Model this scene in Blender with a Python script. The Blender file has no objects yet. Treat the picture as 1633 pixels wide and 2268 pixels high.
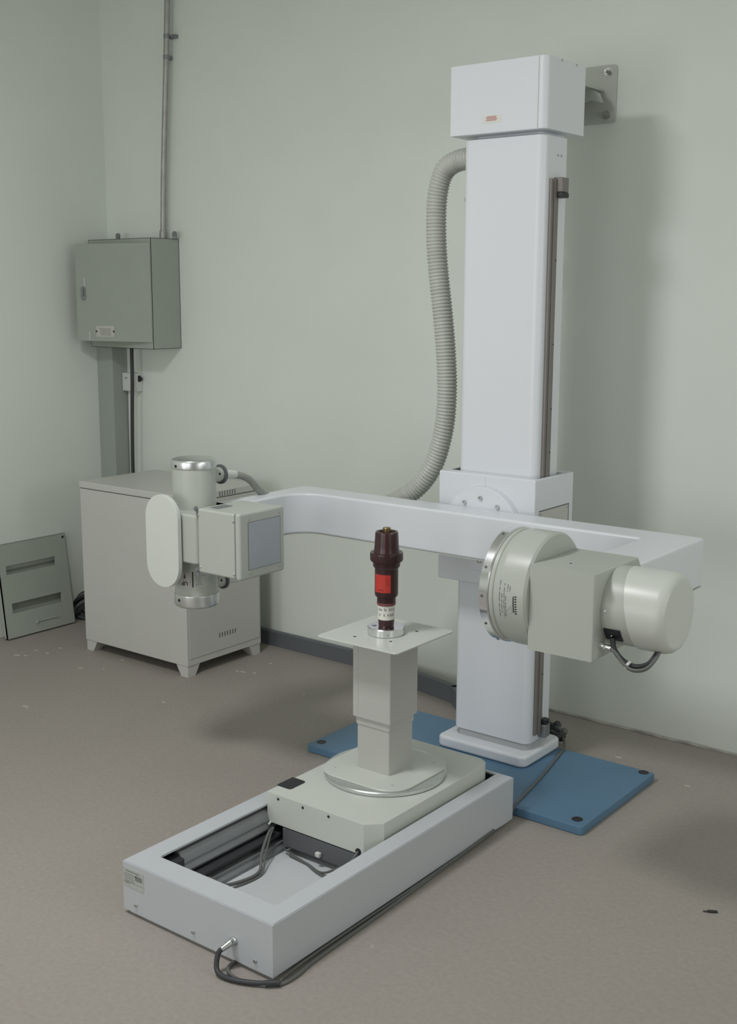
import bpy, bmesh, math, random
from mathutils import Vector, Matrix
random.seed(7)
PI = math.pi
sc = bpy.context.scene
COL = sc.collection

# ------------------------------------------------------------------ materials
def mat(name, col, rough=.5, metal=0., noise=0., nscale=30., bump=0., bscale=200., spec=.5, coat=0.):
    m = bpy.data.materials.new(name); m.use_nodes = True
    nt = m.node_tree; b = nt.nodes['Principled BSDF']
    b.inputs['Base Color'].default_value = (*col, 1); b.inputs['Roughness'].default_value = rough
    b.inputs['Metallic'].default_value = metal; b.inputs['Specular IOR Level'].default_value = spec
    b.inputs['Coat Weight'].default_value = coat
    tc = nt.nodes.new('ShaderNodeTexCoord')
    if noise > 0:
        n = nt.nodes.new('ShaderNodeTexNoise'); n.inputs['Scale'].default_value = nscale; n.inputs['Detail'].default_value = 4
        r = nt.nodes.new('ShaderNodeValToRGB')
        r.color_ramp.elements[0].position = .3; r.color_ramp.elements[1].position = .7
        r.color_ramp.elements[0].color = (*[c*(1-noise) for c in col], 1)
        r.color_ramp.elements[1].color = (*[min(1, c*(1+noise)) for c in col], 1)
        nt.links.new(tc.outputs['Object'], n.inputs['Vector']); nt.links.new(n.outputs['Fac'], r.inputs['Fac'])
        nt.links.new(r.outputs['Color'], b.inputs['Base Color'])
    if bump > 0:
        n2 = nt.nodes.new('ShaderNodeTexNoise'); n2.inputs['Scale'].default_value = bscale; n2.inputs['Detail'].default_value = 3
        bp = nt.nodes.new('ShaderNodeBump'); bp.inputs['Strength'].default_value = bump; bp.inputs['Distance'].default_value = .002
        nt.links.new(tc.outputs['Object'], n2.inputs['Vector']); nt.links.new(n2.outputs['Fac'], bp.inputs['Height'])
        nt.links.new(bp.outputs['Normal'], b.inputs['Normal'])
    return m

M_wall = mat('wall_paint', (.700, .740, .686), .75, noise=.015, nscale=3, bump=.12, bscale=60, spec=.25)
M_ceil = mat('ceiling_paint', (.78,.79,.76), .85)
M_white = mat('cool_white_enamel', (.70, .726, .765), .33, noise=.006, nscale=4)
M_cream = mat('warm_white_enamel', (.435, .460, .417), .3, noise=.006, nscale=6)
M_cream2 = mat('matte_offwhite_paint', (.442, .467, .422), .4, noise=.008, nscale=6)
M_frame = mat('track_enamel', (.50, .522, .552), .36, noise=.006, nscale=4)
M_troll = mat('trolley_enamel', (.565, .592, .545), .34, noise=.005, nscale=6)
M_oval = mat('oval_cover_paint', (.60, .63, .585), .4, noise=.005, nscale=6)
M_cab = mat('cabinet_paint', (.525, .528, .497), .42, noise=.012, nscale=5)
M_ped = mat('anodised_pedestal', (.465, .472, .44), .38, metal=.0, noise=.015, nscale=8)
M_tray = mat('tray_steel', (.60, .625, .645), .4, noise=.02, nscale=5)
M_boxgrey = mat('green_grey_enamel', (.325, .357, .31), .42, noise=.02, nscale=12)
M_trunk = mat('grey_trunking_plastic', (.33, .365, .335), .5, noise=.02, nscale=6)
M_duct = mat('slate_grey_trunking', (.115, .125, .14), .5, noise=.03, nscale=10)
M_panel = mat('panel_grey_green', (.375, .41, .36), .5, noise=.02, nscale=9)
M_blue = mat('blue_powder_coat', (.094, .192, .300), .45, noise=.06, nscale=3, bump=.15, bscale=250)
M_black = mat('black_plastic', (.012, .013, .017), .45)
M_rubber = mat('dark_rubber_sheath', (.03, .033, .037), .5)
M_greycable = mat('grey_cable_sheath', (.12, .125, .12), .5)
M_whitecable = mat('white_cable_sheath', (.62, .63, .62), .5)
M_hose = mat('grey_corrugated_plastic', (.50, .515, .47), .38, noise=.02, nscale=20)
M_thinhose = mat('grey_braided_hose', (.27, .28, .26), .5, noise=.15, nscale=300)
M_chrome = mat('polished_chrome', (.80, .81, .82), .17, metal=1.)
M_steel = mat('brushed_steel', (.62, .64, .64), .3, metal=1., noise=.05, nscale=90)
M_alu = mat('satin_aluminium', (.70, .72, .72), .3, metal=1., noise=.03, nscale=60)
M_galv = mat('galvanised_conduit', (.36, .365, .345), .42, metal=.55, noise=.12, nscale=25)
M_rail = mat('rail_steel', (.215, .20, .185), .45, metal=.25, noise=.06, nscale=14)
M_extr = mat('dull_aluminium_extrusion', (.24, .25, .26), .5, metal=.4, noise=.05, nscale=20)
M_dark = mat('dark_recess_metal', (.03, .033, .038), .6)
M_darkgrey = mat('dark_grey_carriage', (.11, .115, .125), .5)
M_window = mat('grey_blue_window', (.36, .39, .43), .3)
M_maroon = mat('maroon_epoxy', (.042, .014, .017), .25, noise=.12, nscale=20)
M_pink = mat('pale_maroon_edge', (.20, .055, .06), .4)
M_red = mat('red_sticker', (.50, .035, .025), .5)
M_paper = mat('white_paper_label', (.70, .69, .64), .6)
M_plate = mat('engraved_nameplate', (.50, .49, .45), .4, metal=.2, noise=.08, nscale=140)
M_decal = mat('grey_data_sticker', (.43, .46, .43), .45, noise=.10, nscale=45)
M_ink = mat('black_ink', (.02, .02, .02), .6)
M_greyink = mat('grey_ink', (.20, .205, .20), .6)
M_redink = mat('red_ink', (.42, .16, .15), .6)
M_brass = mat('tarnished_brass', (.28, .20, .10), .35, metal=.9)
M_flake = mat('paint_flake', (.50, .47, .425), .8)
M_scratch = mat('bare_scratch', (.62, .63, .59), .5)
M_seam = mat('seam_shadow_gap', (.10, .105, .10), .7)
M_socket = mat('socket_white_plastic', (.62, .64, .62), .35)

def floor_mat():
    m = bpy.data.materials.new('screed_floor'); m.use_nodes = True
    nt = m.node_tree; b = nt.nodes['Principled BSDF']; L = nt.links.new
    tc = nt.nodes.new('ShaderNodeTexCoord')
    def noise(s, d=5):
        n = nt.nodes.new('ShaderNodeTexNoise'); n.inputs['Scale'].default_value = s; n.inputs['Detail'].default_value = d
        L(tc.outputs['Object'], n.inputs['Vector']); return n
    big = noise(.9); fine = noise(70, 3); spk = noise(26, 2)
    def ramp(src, p0, c0, p1, c1):
        r = nt.nodes.new('ShaderNodeValToRGB')
        r.color_ramp.elements[0].position = p0; r.color_ramp.elements[1].position = p1
        r.color_ramp.elements[0].color = (*c0, 1); r.color_ramp.elements[1].color = (*c1, 1)
        L(src.outputs['Fac'], r.inputs['Fac']); return r
    a = ramp(big, .35, (.304, .279, .252), .65, (.332, .305, .276))
    f = ramp(fine, .3, (.92, .92, .92), .7, (1.06, 1.06, 1.06))
    mx = nt.nodes.new('ShaderNodeMix'); mx.data_type = 'RGBA'; mx.blend_type = 'MULTIPLY'; mx.inputs['Factor'].default_value = .8
    L(a.outputs['Color'], mx.inputs[6]); L(f.outputs['Color'], mx.inputs[7])
    s = ramp(spk, .76, (0, 0, 0), .80, (1, 1, 1))
    mx2 = nt.nodes.new('ShaderNodeMix'); mx2.data_type = 'RGBA'
    mx2.inputs[7].default_value = (.40, .385, .35, 1)
    L(s.outputs['Color'], mx2.inputs['Factor']); L(mx.outputs[2], mx2.inputs[6])
    L(mx2.outputs[2], b.inputs['Base Color'])
    b.inputs['Roughness'].default_value = .62; b.inputs['Specular IOR Level'].default_value = .35
    bp = nt.nodes.new('ShaderNodeBump'); bp.inputs['Strength'].default_value = .15; bp.inputs['Distance'].default_value = .002
    L(fine.outputs['Fac'], bp.inputs['Height']); L(bp.outputs['Normal'], b.inputs['Normal'])
    return m
M_floor = floor_mat()

# ------------------------------------------------------------------ mesh helpers
def BM(): return bmesh.new()

def merge(dst, src, M=None):
    if M is not None: src.transform(M)
    me = bpy.data.meshes.new('tmp'); src.to_mesh(me); src.free(); dst.from_mesh(me); bpy.data.meshes.remove(me)
    return dst

def box(bm, x0, x1, y0, y1, z0, z1, bev=0., seg=3):
    t = BM(); bmesh.ops.create_cube(t, size=1)
    t.transform(Matrix.Translation(((x0+x1)/2, (y0+y1)/2, (z0+z1)/2)) @ Matrix.Diagonal((abs(x1-x0), abs(y1-y0), abs(z1-z0), 1)))
    if bev > 0: bmesh.ops.bevel(t, geom=list(t.edges), offset=bev, segments=seg, profile=.5, affect='EDGES')
    return merge(bm, t)

def frame_axes(axis):
    # map local (u, v, w) -> world for an extrusion along the axis
    return {'z': Matrix(((1,0,0,0),(0,1,0,0),(0,0,1,0),(0,0,0,1))),
            'y': Matrix(((1,0,0,0),(0,0,1,0),(0,1,0,0),(0,0,0,1))),
            'x': Matrix(((0,0,1,0),(1,0,0,0),(0,1,0,0),(0,0,0,1)))}[axis]

def prism(bm, pts, axis, a0, a1, bev=0., seg=2):
    """closed outline pts (u,v) extruded along axis: z->(x,y), y->(x,z), x->(y,z)"""
    t = BM()
    lo = [t.verts.new((u, v, a0)) for u, v in pts]; hi = [t.verts.new((u, v, a1)) for u, v in pts]
    n = len(pts)
    f0 = t.faces.new(lo); f1 = t.faces.new(hi)
    for i in range(n): t.faces.new((lo[i], lo[(i+1) % n], hi[(i+1) % n], hi[i]))
    t.transform(frame_axes(axis))
    bmesh.ops.recalc_face_normals(t, faces=t.faces)
    if bev > 0:
        ed = [e for e in t.edges if e.link_faces and any(len(f.verts) == n for f in e.link_faces)]
        bmesh.ops.bevel(t, geom=ed, offset=bev, segments=seg, profile=.5, affect='EDGES')
    return merge(bm, t)

def rrect(u0, u1, v0, v1, r, n=8):
    rs = r if isinstance(r, (list, tuple)) else [r]*4     # order: (u0,v0),(u1,v0),(u1,v1),(u0,v1)
    out = []
    for (cu, cv, su, sv, a0), q in zip(((u0, v0, 1, 1, PI), (u1, v0, -1, 1, 1.5*PI), (u1, v1, -1, -1, 0), (u0, v1, 1, -1, .5*PI)), rs):
        if q <= 0: out.append((cu, cv)); continue
        for k in range(n+1):
            a = a0 + .5*PI*k/n
            out.append((cu+su*q+q*math.cos(a), cv+sv*q+q*math.sin(a)))
    return out

def circle(cu, cv, r, n=48): return [(cu+r*math.cos(2*PI*k/n), cv+r*math.sin(2*PI*k/n)) for k in range(n)]

def lathe(bm, prof, origin, axis='z', n=64, cap=True):
    """prof: list of (radius, height) along the axis"""
    t = BM(); rings = []
    for r, h in prof:
        if r < 1e-6: rings.append([t.verts.new((0, 0, h))])
        else: rings.append([t.verts.new((r*math.cos(2*PI*k/n), r*math.sin(2*PI*k/n), h)) for k in range(n)])
    for A, B in zip(rings, rings[1:]):
        for k in range(n):
            k2 = (k+1) % n
            if len(A) == 1 and len(B) == 1: break
            if len(A) == 1: t.faces.new((A[0], B[k2], B[k]))
            elif len(B) == 1: t.faces.new((A[k], A[k2], B[0]))
            else: t.faces.new((A[k], A[k2], B[k2], B[k]))
    if cap:
        for R in (rings[0], rings[-1]):
            if len(R) > 2: t.faces.new(R)
    bmesh.ops.recalc_face_normals(t, faces=t.faces)
    rot = {'z': Matrix.Identity(4), 'x': Matrix.Rotation(PI/2, 4, 'Y'), 'y': Matrix.Rotation(-PI/2, 4, 'X')}.get(axis)
    if rot is None: rot = Vector((0, 0, 1)).rotation_difference(Vector(axis).normalized()).to_matrix().to_4x4()
    t.transform(Matrix.Translation(origin) @ rot)
    return merge(bm, t)

def cyl(bm, p0, p1, r0, r1=None, n=24, ch=0.):
    p0, p1 = Vector(p0), Vector(p1); h = (p1-p0).length; r1 = r0 if r1 is None else r1
    prof = [(r0, 0), (r1, h)] if ch <= 0 else [(r0-ch, 0), (r0, ch), (r1, h-ch), (r1-ch, h)]
    return lathe(bm, prof, p0, axis=tuple(p1-p0), n=n)

def spline(pts, step=.006):
    P = [Vector(p) for p in pts]; P = [P[0]*2-P[1]] + P + [P[-1]*2-P[-2]]; out = []
    for i in range(1, len(P)-2):
        a, b, c, d = P[i-1:i+3]; n = max(2, int((c-b).length/step))
        for k in range(n):
            t = k/n
            out.append(.5*((2*b)+(c-a)*t+(2*a-5*b+4*c-d)*t*t+(3*b-a-3*c+d)*t**3))
    out.append(P[-2]); return out

def tube(bm, pts, r, n=10, step=.008, corr=0., pitch=.012):
    P = spline(pts, step if corr == 0 else pitch/6)
    t = BM(); rings = []; up = None; s = 0.
    for i, p in enumerate(P):
        d = (P[min(i+1, len(P)-1)]-P[max(i-1, 0)]).normalized()
        if up is None: up = d.orthogonal().normalized()
        up = (up-d*up.dot(d)).normalized(); w = d.cross(up)
        if i: s += (p-P[i-1]).length
        rr = r + (corr*math.cos(2*PI*s/pitch) if corr else 0)
        rings.append([t.verts.new(p+rr*(math.cos(2*PI*k/n)*up+math.sin(2*PI*k/n)*w)) for k in range(n)])
    for A, B in zip(rings, rings[1:]):
        for k in range(n): t.faces.new((A[k], A[(k+1) % n], B[(k+1) % n], B[k]))
    t.faces.new(rings[0]); t.faces.new(rings[-1])
    bmesh.ops.recalc_face_normals(t, faces=t.faces)
    return merge(bm, t)

def cyl_patch(bm, c, axis, R, a0, a1, h0, h1, th=.0006, n=12):
    """thin curved sticker on a cylinder. axis z: angle in xy; axis x: angle in (y,z)"""
    t = BM(); V = []
    for k in range(n+1):
        a = a0+(a1-a0)*k/n; row = []
        for rr, h in ((R, h0), (R+th, h0), (R+th, h1), (R, h1)):
            if axis == 'z': row.append(t.verts.new((c[0]+rr*math.cos(a), c[1]+rr*math.sin(a), h)))
            else: row.append(t.verts.new((h, c[1]+rr*math.cos(a), c[2]+rr*math.sin(a))))
        V.append(row)
    for A, B in zip(V, V[1:]):
        for j in range(4): t.faces.new((A[j], A[(j+1) % 4], B[(j+1) % 4], B[j]))
    t.faces.new(V[0]); t.faces.new(V[-1]); bmesh.ops.recalc_face_normals(t, faces=t.faces)
    return merge(bm, t)

def text_bm(s, size, origin, right, up, depth=.0004, bold=0.):
    cu = bpy.data.curves.new('lettering', 'FONT'); cu.body = s; cu.size = size; cu.extrude = depth/2
    cu.align_x = 'CENTER'; cu.align_y = 'CENTER'; cu.offset = bold
    o = bpy.data.objects.new('lettering', cu); COL.objects.link(o)
    dg = bpy.context.evaluated_depsgraph_get(); me = bpy.data.meshes.new_from_object(o.evaluated_get(dg))
    t = BM(); t.from_mesh(me); bpy.data.objects.remove(o); bpy.data.curves.remove(cu); bpy.data.meshes.remove(me)
    r, u = Vector(right).normalized(), Vector(up).normalized(); n = r.cross(u)
    M = Matrix((( r.x, u.x, n.x, origin[0]), (r.y, u.y, n.y, origin[1]), (r.z, u.z, n.z, origin[2]), (0, 0, 0, 1)))
    t.transform(M); return t

# ------------------------------------------------------------------ object helpers
def put(name, bm, m, parent=None, label=None, origin=(0, 0, 0), angle=35):
    me = bpy.data.meshes.new(name)
    off = Vector(origin) if parent is None else Vector(parent['_o'])
    bm.transform(Matrix.Translation(-off)); bm.to_mesh(me); bm.free()
    me.materials.append(m)
    for p in me.polygons: p.use_smooth = True
    me.set_sharp_from_angle(angle=math.radians(angle))
    o = bpy.data.objects.new(name, me); COL.objects.link(o)
    o['_o'] = list(off)
    if parent is None: o.location = off
    else: o.parent = parent
    if label: o['label'] = label
    wn = o.modifiers.new('weighted_normals', 'WEIGHTED_NORMAL'); wn.keep_sharp = True; wn.weight = 80
    return o

def thing(name, loc, label, cat, group=None):
    o = bpy.data.objects.new(name, None); COL.objects.link(o); o.location = loc; o.empty_display_size = .1
    o['_o'] = list(loc); o['label'] = label; o['category'] = cat
    if group: o['group'] = group
    return o

def solo(name, bm, m, origin, label, cat, group=None, angle=35):
    o = put(name, bm, m, None, label, origin, angle); o['category'] = cat
    if group: o['group'] = group
    return o

def struct(name, bm, m, origin=(0, 0, 0)):
    o = put(name, bm, m, None, None, origin); o['kind'] = 'structure'; return o

def screw(parent, p, nrm, r=.006, h=.004, m=None, name='screw'):
    n = Vector(nrm).normalized(); b = BM()
    prof = [(r, 0), (r, h*.55), (r*.75, h), (r*.42, h), (r*.38, h*.5), (0, h*.5)]
    lathe(b, prof, p, axis=tuple(n), n=14)
    return put(name, b, m or M_steel, parent)

def hexbolt(parent, p, nrm, r=.014, name='bolt', m=None, stud=.012):
    b = BM(); n = Vector(nrm).normalized(); p = Vector(p)
    cyl(b, p, p+n*.003, r*1.35, n=20); cyl(b, p+n*.003, p+n*.013, r, n=6)
    if stud: cyl(b, p+n*.013, p+n*(.013+stud), r*.5, n=12)
    return put(name, b, m or M_galv, parent, angle=25)

# ================================================================== SETTING
XL, YB, XR, YF, ZC = -4.90, 4.123, 2.3, -2.6, 3.25
b = BM(); box(b, XL-.1, XR+.1, YF-.1, YB+.1, -.1, 0); struct('floor', b, M_floor)
b = BM(); box(b, XL-.1, XR+.1, YB, YB+.1, 0, ZC); struct('wall_back', b, M_wall)
b = BM(); box(b, XL-.1, XL, YF, YB, 0, ZC); struct('wall_left', b, M_wall)
b = BM(); box(b, XR, XR+.1, YF, YB, 0, ZC); struct('wall_right', b, M_wall)
b = BM(); box(b, XL-.1, XR+.1, YF-.1, YF, 0, ZC); struct('wall_front', b, M_wall)
b = BM(); box(b, XL-.1, XR+.1, YF-.1, YB+.1, ZC, ZC+.1); struct('ceiling', b, M_ceil)
# ragged plaster bead where the back wall meets the floor
b = BM(); pts = []
x = -3.4
while x < 1.2:
    pts.append((x, YB-.006-.004*random.random(), .002+.003*random.random())); x += .05+.05*random.random()
tube(b, pts, .0055, n=6, step=.02); struct('trim_1', b, mat('plaster_bead', (.36, .345, .31), .85, noise=.4, nscale=14))

# ================================================================== BLUE BASE PLATE
bm = BM()
prism(bm, rrect(-2.728, -1.583, 3.161, 3.713, .012), 'z', 0, .031, bev=.006)
base = thing('mounting_base_plate', (-2.15, 3.44, 0), 'blue steel mounting plate on the floor under the white column', 'base plate')
put('plate', bm, M_blue, base)
for hx, hy in ((-2.695, 3.208), (-1.617, 3.690), (-1.623, 3.207), (-2.695, 3.68)):
    b = BM(); lathe(b, [(.0185, .0314), (.017, .0322), (.0135, .0322), (.0125, .0316), (0, .0316)], (hx, hy, 0), n=24)
    put('bolt_hole', b, M_black, base, 'dark bolt hole')
# ================================================================== COLUMN STAND
st = thing('column_stand', (-2.14, 3.56, .031), 'tall white enamelled column with square cap, standing on the blue plate', 'column stand')
b = BM(); prism(b, rrect(-2.337, -1.960, 3.447, 3.72, .03), 'z', .031, .075, bev=.012, seg=4); put('plinth', b, M_white, st)
CX0, CX1, CY0, CY1 = -2.297, -1.979, 3.500, 3.655
b = BM(); prism(b, rrect(CX0, CX1, CY0, CY1, (.026, .03, .008, .008)), 'z', .100, 2.203, bev=.004); put('column_housing', b, M_white, st)
b = BM(); prism(b, rrect(CX0+.008, CX1-.004, CY0+.006, CY1-.005, (.022, .026, .006, .006)), 'z', .074, .101); sk = put('skirt_strip', b, mat('skirt_grey', (.42, .43, .44), .45), st, 'grey strip round the foot of the column')
screw(sk, (-2.280, 3.507, .087), (0, -1, 0), .005, .004)
b = BM(); prism(b, rrect(CX0+.03, CX1-.03, CY0+.03, CY1+.04, .02), 'z', 2.195, 2.22); put('neck', b, M_white, st)
b = BM(); prism(b, rrect(-2.335, -1.962, 3.4715, 3.735, (.006, .024, .006, .006), n=10), 'z', 2.215, 2.443, bev=.004)
cap = put('cap', b, M_white, st)
b = BM(); box(b, -1.994, -1.991, 3.4712, 3.475, 2.218, 2.440); put('seam', b, M_cream2, cap)
for yy in (3.565, 3.665): screw(cap, (-1.963, yy, 2.436), (1, 0, 0), .004, .003)
b = BM(); box(b, -2.2035, -2.130, 3.4706, 3.4715, 2.248, 2.2725); sk = put('maker_label', b, M_paper, cap, 'small white sticker with red lettering')
b = BM()
for i, (u0, u1, zz) in enumerate(((-2.186, -2.148, 2.2665), (-2.190, -2.150, 2.2625), (-2.186, -2.144, 2.2585), (-2.190, -2.150, 2.2545))):
    box(b, u0, u1, 3.4702, 3.4706, zz, zz+.0022)
put('lettering', b, M_redink, cap, 'red printing on the sticker')
# rails and stops on both sides
for sgn, xs in ((1, CX1), (-1, CX0)):
    b = BM(); x0, x1 = sorted((xs, xs+sgn*.009)); box(b, x0, x1, 3.536, 3.586, .128, 2.064, .0015, 1)
    box(b, *sorted((xs, xs+sgn*.013)), 3.552, 3.570, .128, 2.064, .001, 1)
    rl = put('guide_rail', b, M_rail, st, 'brown grey steel rail down the side of the column')
    for zz in (.35, .75, 1.15, 1.30, 1.52, 1.80):
        screw(rl, (xs+sgn*.0085, 3.578, zz), (sgn, 0, 0), .0035, .002, M_black)
    b = BM(); box(b, *sorted((xs, xs+sgn*.032)), 3.566, 3.612, 2.022, 2.069, .002, 1); bl = put('stop_block', b, M_rail, st)
    b = BM(); box(b, *sorted((xs+sgn*.004, xs+sgn*.034)), 3.566, 3.612, 2.004, 2.021, .003, 2); put('buffer', b, M_black, bl, 'black rubber buffer')
    b = BM(); box(b, *sorted((xs, xs+sgn*.028)), 3.574, 3.612, .112, .160, .002, 1); bl = put('stop_block', b, M_extr, st)
    b = BM(); cyl(b, (xs+sgn*.016, 3.593, .160), (xs+sgn*.016, 3.593, .180), .016, n=20, ch=.003); put('buffer', b, M_black, bl, 'black rubber buffer')
for yy in (3.588, 3.611): screw(st, (CX1, yy, 2.142), (1, 0, 0), .004, .003)
# wall bracket
b = BM(); prism(b, rrect(-2.24, -2.037, 2.311, 2.515, .012), 'y', YB-.008, YB)
box(b, -2.215, -2.09, 3.735, YB-.008, 2.425, 2.433)
prism(b, [(3.735, 2.433), (YB-.008, 2.433), (YB-.008, 2.33), (3.735, 2.30)], 'x', -2.215, -2.207)
br = put('wall_bracket', b, M_cream2, st, 'white bracket fixing the column cap to the wall')
b = BM(); prism(b, [(-2.20, 2.425), (-2.10, 2.425), (-2.065, 2.405), (-2.052, 2.372), (-2.10, 2.385), (-2.2, 2.36)], 'y', YB-.085, YB-.079)
put('gusset', b, M_cream2, br)
for zz in (2.4905, 2.339): hexbolt(br, (-2.0725, YB-.008, zz), (.15, -1, 0), .011, stud=.022)
screw(br, (-2.155, YB-.008, 2.43), (0, -1, 0), .004)
# sliding carriage on the column
b = BM()
GX0, GX1, GY0, GY1, GZ0, GZ1 = -2.3446, -1.951, 3.4525, 3.726, .674, 1.068
def ring_prism(outer, inner, z0, z1, bev):
    t = BM(); n = len(outer)
    A, B, C_, D_ = ([t.verts.new((x, y, z)) for x, y in P] for P, z in ((outer, z0), (outer, z1), (inner, z1), (inner, z0)))
    rims = []
    for P, Q in ((A, B), (B, C_), (C_, D_), (D_, A)):
        for k in range(n): t.faces.new((P[k], P[(k+1) % n], Q[(k+1) % n], Q[k]))
    bmesh.ops.recalc_face_normals(t, faces=t.faces)
    o = set(A) | set(B)
    bmesh.ops.bevel(t, geom=[e for e in t.edges if e.verts[0] in o and e.verts[1] in o], offset=bev, segments=3, profile=.5, affect='EDGES')
    return t
b.free(); b = ring_prism([(GX0, GY0), (GX1, GY0), (GX1, GY1), (GX0, GY1)], [(CX0-.026, CY0-.006), (CX1+.016, CY0-.006), (CX1+.016, CY1+.02), (CX0-.026, CY1+.02)], GZ0, GZ1, .005)
cg = put('sliding_carriage', b, M_white, st, 'white box carriage clasping the column')
b = BM(); box(b, -2.1495, -2.1483, GY0-.0004, GY0+.003, 1.020, GZ1-.004); put('seam', b, M_cab, cg)
b = BM(); box(b, GX1-.001, GX1+.0015, 3.483, 3.694, .745, .958); ap = put('access_panel', b, M_cab, cg, 'grey cover plate on the side of the carriage')
b = BM(); box(b, GX1-.001, GX1+.0018, 3.690, 3.694, .745, .958); box(b, GX1-.001, GX1+.0018, 3.483, 3.694, .9555, .9585); put('gap', b, M_seam, cg)
screw(cg, (GX1+.0015, 3.491, .947), (1, 0, 0), .004, .003); screw(cg, (GX1+.0015, 3.681, .946), (1, 0, 0), .004, .003)
# rotating flange
DC = (-2.148, .879)
b = BM(); lathe(b, [(.142, GY0-.001), (.150, GY0-.001), (.150, GY0-.026), (.147, GY0-.030), (.10, GY0-.030), (0, GY0-.030)], (DC[0], 0, DC[1]), 'y', n=96)
fl = put('rotary_flange', b, M_white, st, 'round white flange with socket bolts carrying the arm')
for k in range(8):
    a = PI/2 + k*PI/4 + (0 if k else 0)
    aa = (PI/2, PI/2+.62, PI/2-.66, PI+.25, 1.5*PI, 1.5*PI+.62, 1.5*PI-.62, -.25)[k]
    px, pz = DC[0]+.113*math.cos(aa), DC[1]+.113*math.sin(aa)
    b = BM(); lathe(b, [(.0075, 0), (.0075, .007), (.0045, .007), (.0040, .003), (0, .003)], (px, GY0-.030, pz), axis=(0, -1, 0), n=16)
    put('socket_bolt', b, M_steel, fl, 'steel socket head bolt')
b = BM(); box(b, -2.20, -2.09, 3.40, 3.424, .81, .95); put('arm_shaft', b, M_white, st)

# ================================================================== U ARM
arm = thing('u_shaped_arm', (-2.148, 3.35, .805), 'white U shaped arm across the column joining x-ray tube and intensifier', 'arm')
AZ0, AZ1, AY0, AY1, AXO0, AXO1, AXI0, AXI1, AF = .805, .957, 3.292, 3.415, -2.950, -1.334, -2.862, -1.487, 2.955
def arc(cx, cy, r, a0, a1, n=10): return [(cx+r*math.cos(a0+(a1-a0)*k/n), cy+r*math.sin(a0+(a1-a0)*k/n)) for k in range(n+1)]
out = [(AXO0, 2.875)]
out = [(AXO0, 2.88), (AXI0, 2.88)]
out += arc(AXI0+.10, AY0-.10, .10, PI, PI/2)                    # inner left corner
out += [(AXI1-.015, AY0)] + arc(AXI1-.012, AY0-.012, .012, PI/2, 0)[1:]
out += [(AXI1, AF), (AXO1, AF)]
out += arc(AXO1-.014, AY1-.014, .014, 0, PI/2, 5)
out += arc(AXO0+.035, AY1-.035, .035, PI/2, PI)
b = BM(); prism(b, out, 'z', AZ0, AZ1, bev=.009, seg=3); put('arm_beam', b, M_white, arm)
b = BM(); prism(b, [(x, y) for x, y in out], 'z', AZ0-.0015, AZ0+.0005); put('underside_plate', b, M_cab, arm)

# ================================================================== X-RAY TUBE (left end of the arm)
TX, TY = -2.936, 2.815
tb = thing('x_ray_tube', (TX, TY, .61), 'upright white cylinder with silver end caps at the left arm end', 'x-ray tube')
b = BM(); lathe(b, [(.0745, .652), (.0755, .66), (.0755, 1.096), (.0745, 1.098)], (TX, TY, 0), n=72); put('housing', b, M_cream, tb)
b = BM(); lathe(b, [(.0775, 1.097), (.0785, 1.099), (.0785, 1.119), (.075, 1.1255), (.068, 1.1285), (0, 1.1295)], (TX, TY, 0), n=72)
c1 = put('end_cap', b, M_alu, tb, 'brushed silver cap on top')
b = BM(); lathe(b, [(0, .607), (.070, .608), (.076, .612), (.0785, .619), (.0785, .651), (.0775, .653)], (TX, TY, 0), n=72)
c2 = put('end_cap', b, M_alu, tb, 'brushed silver cap at the bottom')
va = math.atan2(-TY, -TX)
for c, zz in ((c1, 1.107), (c2, .636)):
    a = va-.90; b = BM(); R = .0785
    lathe(b, [(.0055, 0), (.0055, .001), (0, .001)], (TX+R*math.cos(a)*.999, TY+R*math.sin(a)*.999, zz), axis=(math.cos(a), math.sin(a), 0), n=12)
    put('screw', b, M_black, c)
# trunnion block and oval cover
b = BM(); prism(b, rrect(-3.02, -2.806, 2.697, 2.935, (.004, .018, .03, .03)), 'z', .787, .957, bev=.008, seg=3); put('trunnion_block', b, M_cream, tb)
b = BM(); prism(b, rrect(-3.031, -2.872, .695, 1.016, .0788, n=18), 'y', 2.672, 2.690, bev=.002); put('oval_cover', b, M_oval, tb, 'flat oval white cover plate')
b = BM(); box(b, -3.00, -2.90, 2.688, 2.70, .81, .93); put('cover_mount', b, M_cream2, tb)
# cable sockets pointing to the rear
for zz, rr in ((1.057, .026), (.672, .024)):
    b = BM(); cyl(b, (TX, TY+.06, zz), (TX, TY+.125, zz), rr, rr, n=28, ch=.003)
    s_ = put('cable_socket', b, M_cream, tb)
    b = BM(); lathe(b, [(rr+.004, 0), (rr+.009, .002), (rr+.009, .010), (rr+.004, .012)], (TX, TY+.122, zz), 'y', n=28); put('locking_ring', b, M_darkgrey, s_, 'dark locking ring')
    b = BM(); cyl(b, (TX, TY+.132, zz), (TX, TY+.205, zz-.010), .017, .014, n=24, ch=.002); put('gland', b, M_socket, s_)
    screw(s_, (TX+rr*.93, TY+.10, zz+.006), (1, 0, .2), .0045, .003, M_ink)
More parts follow.
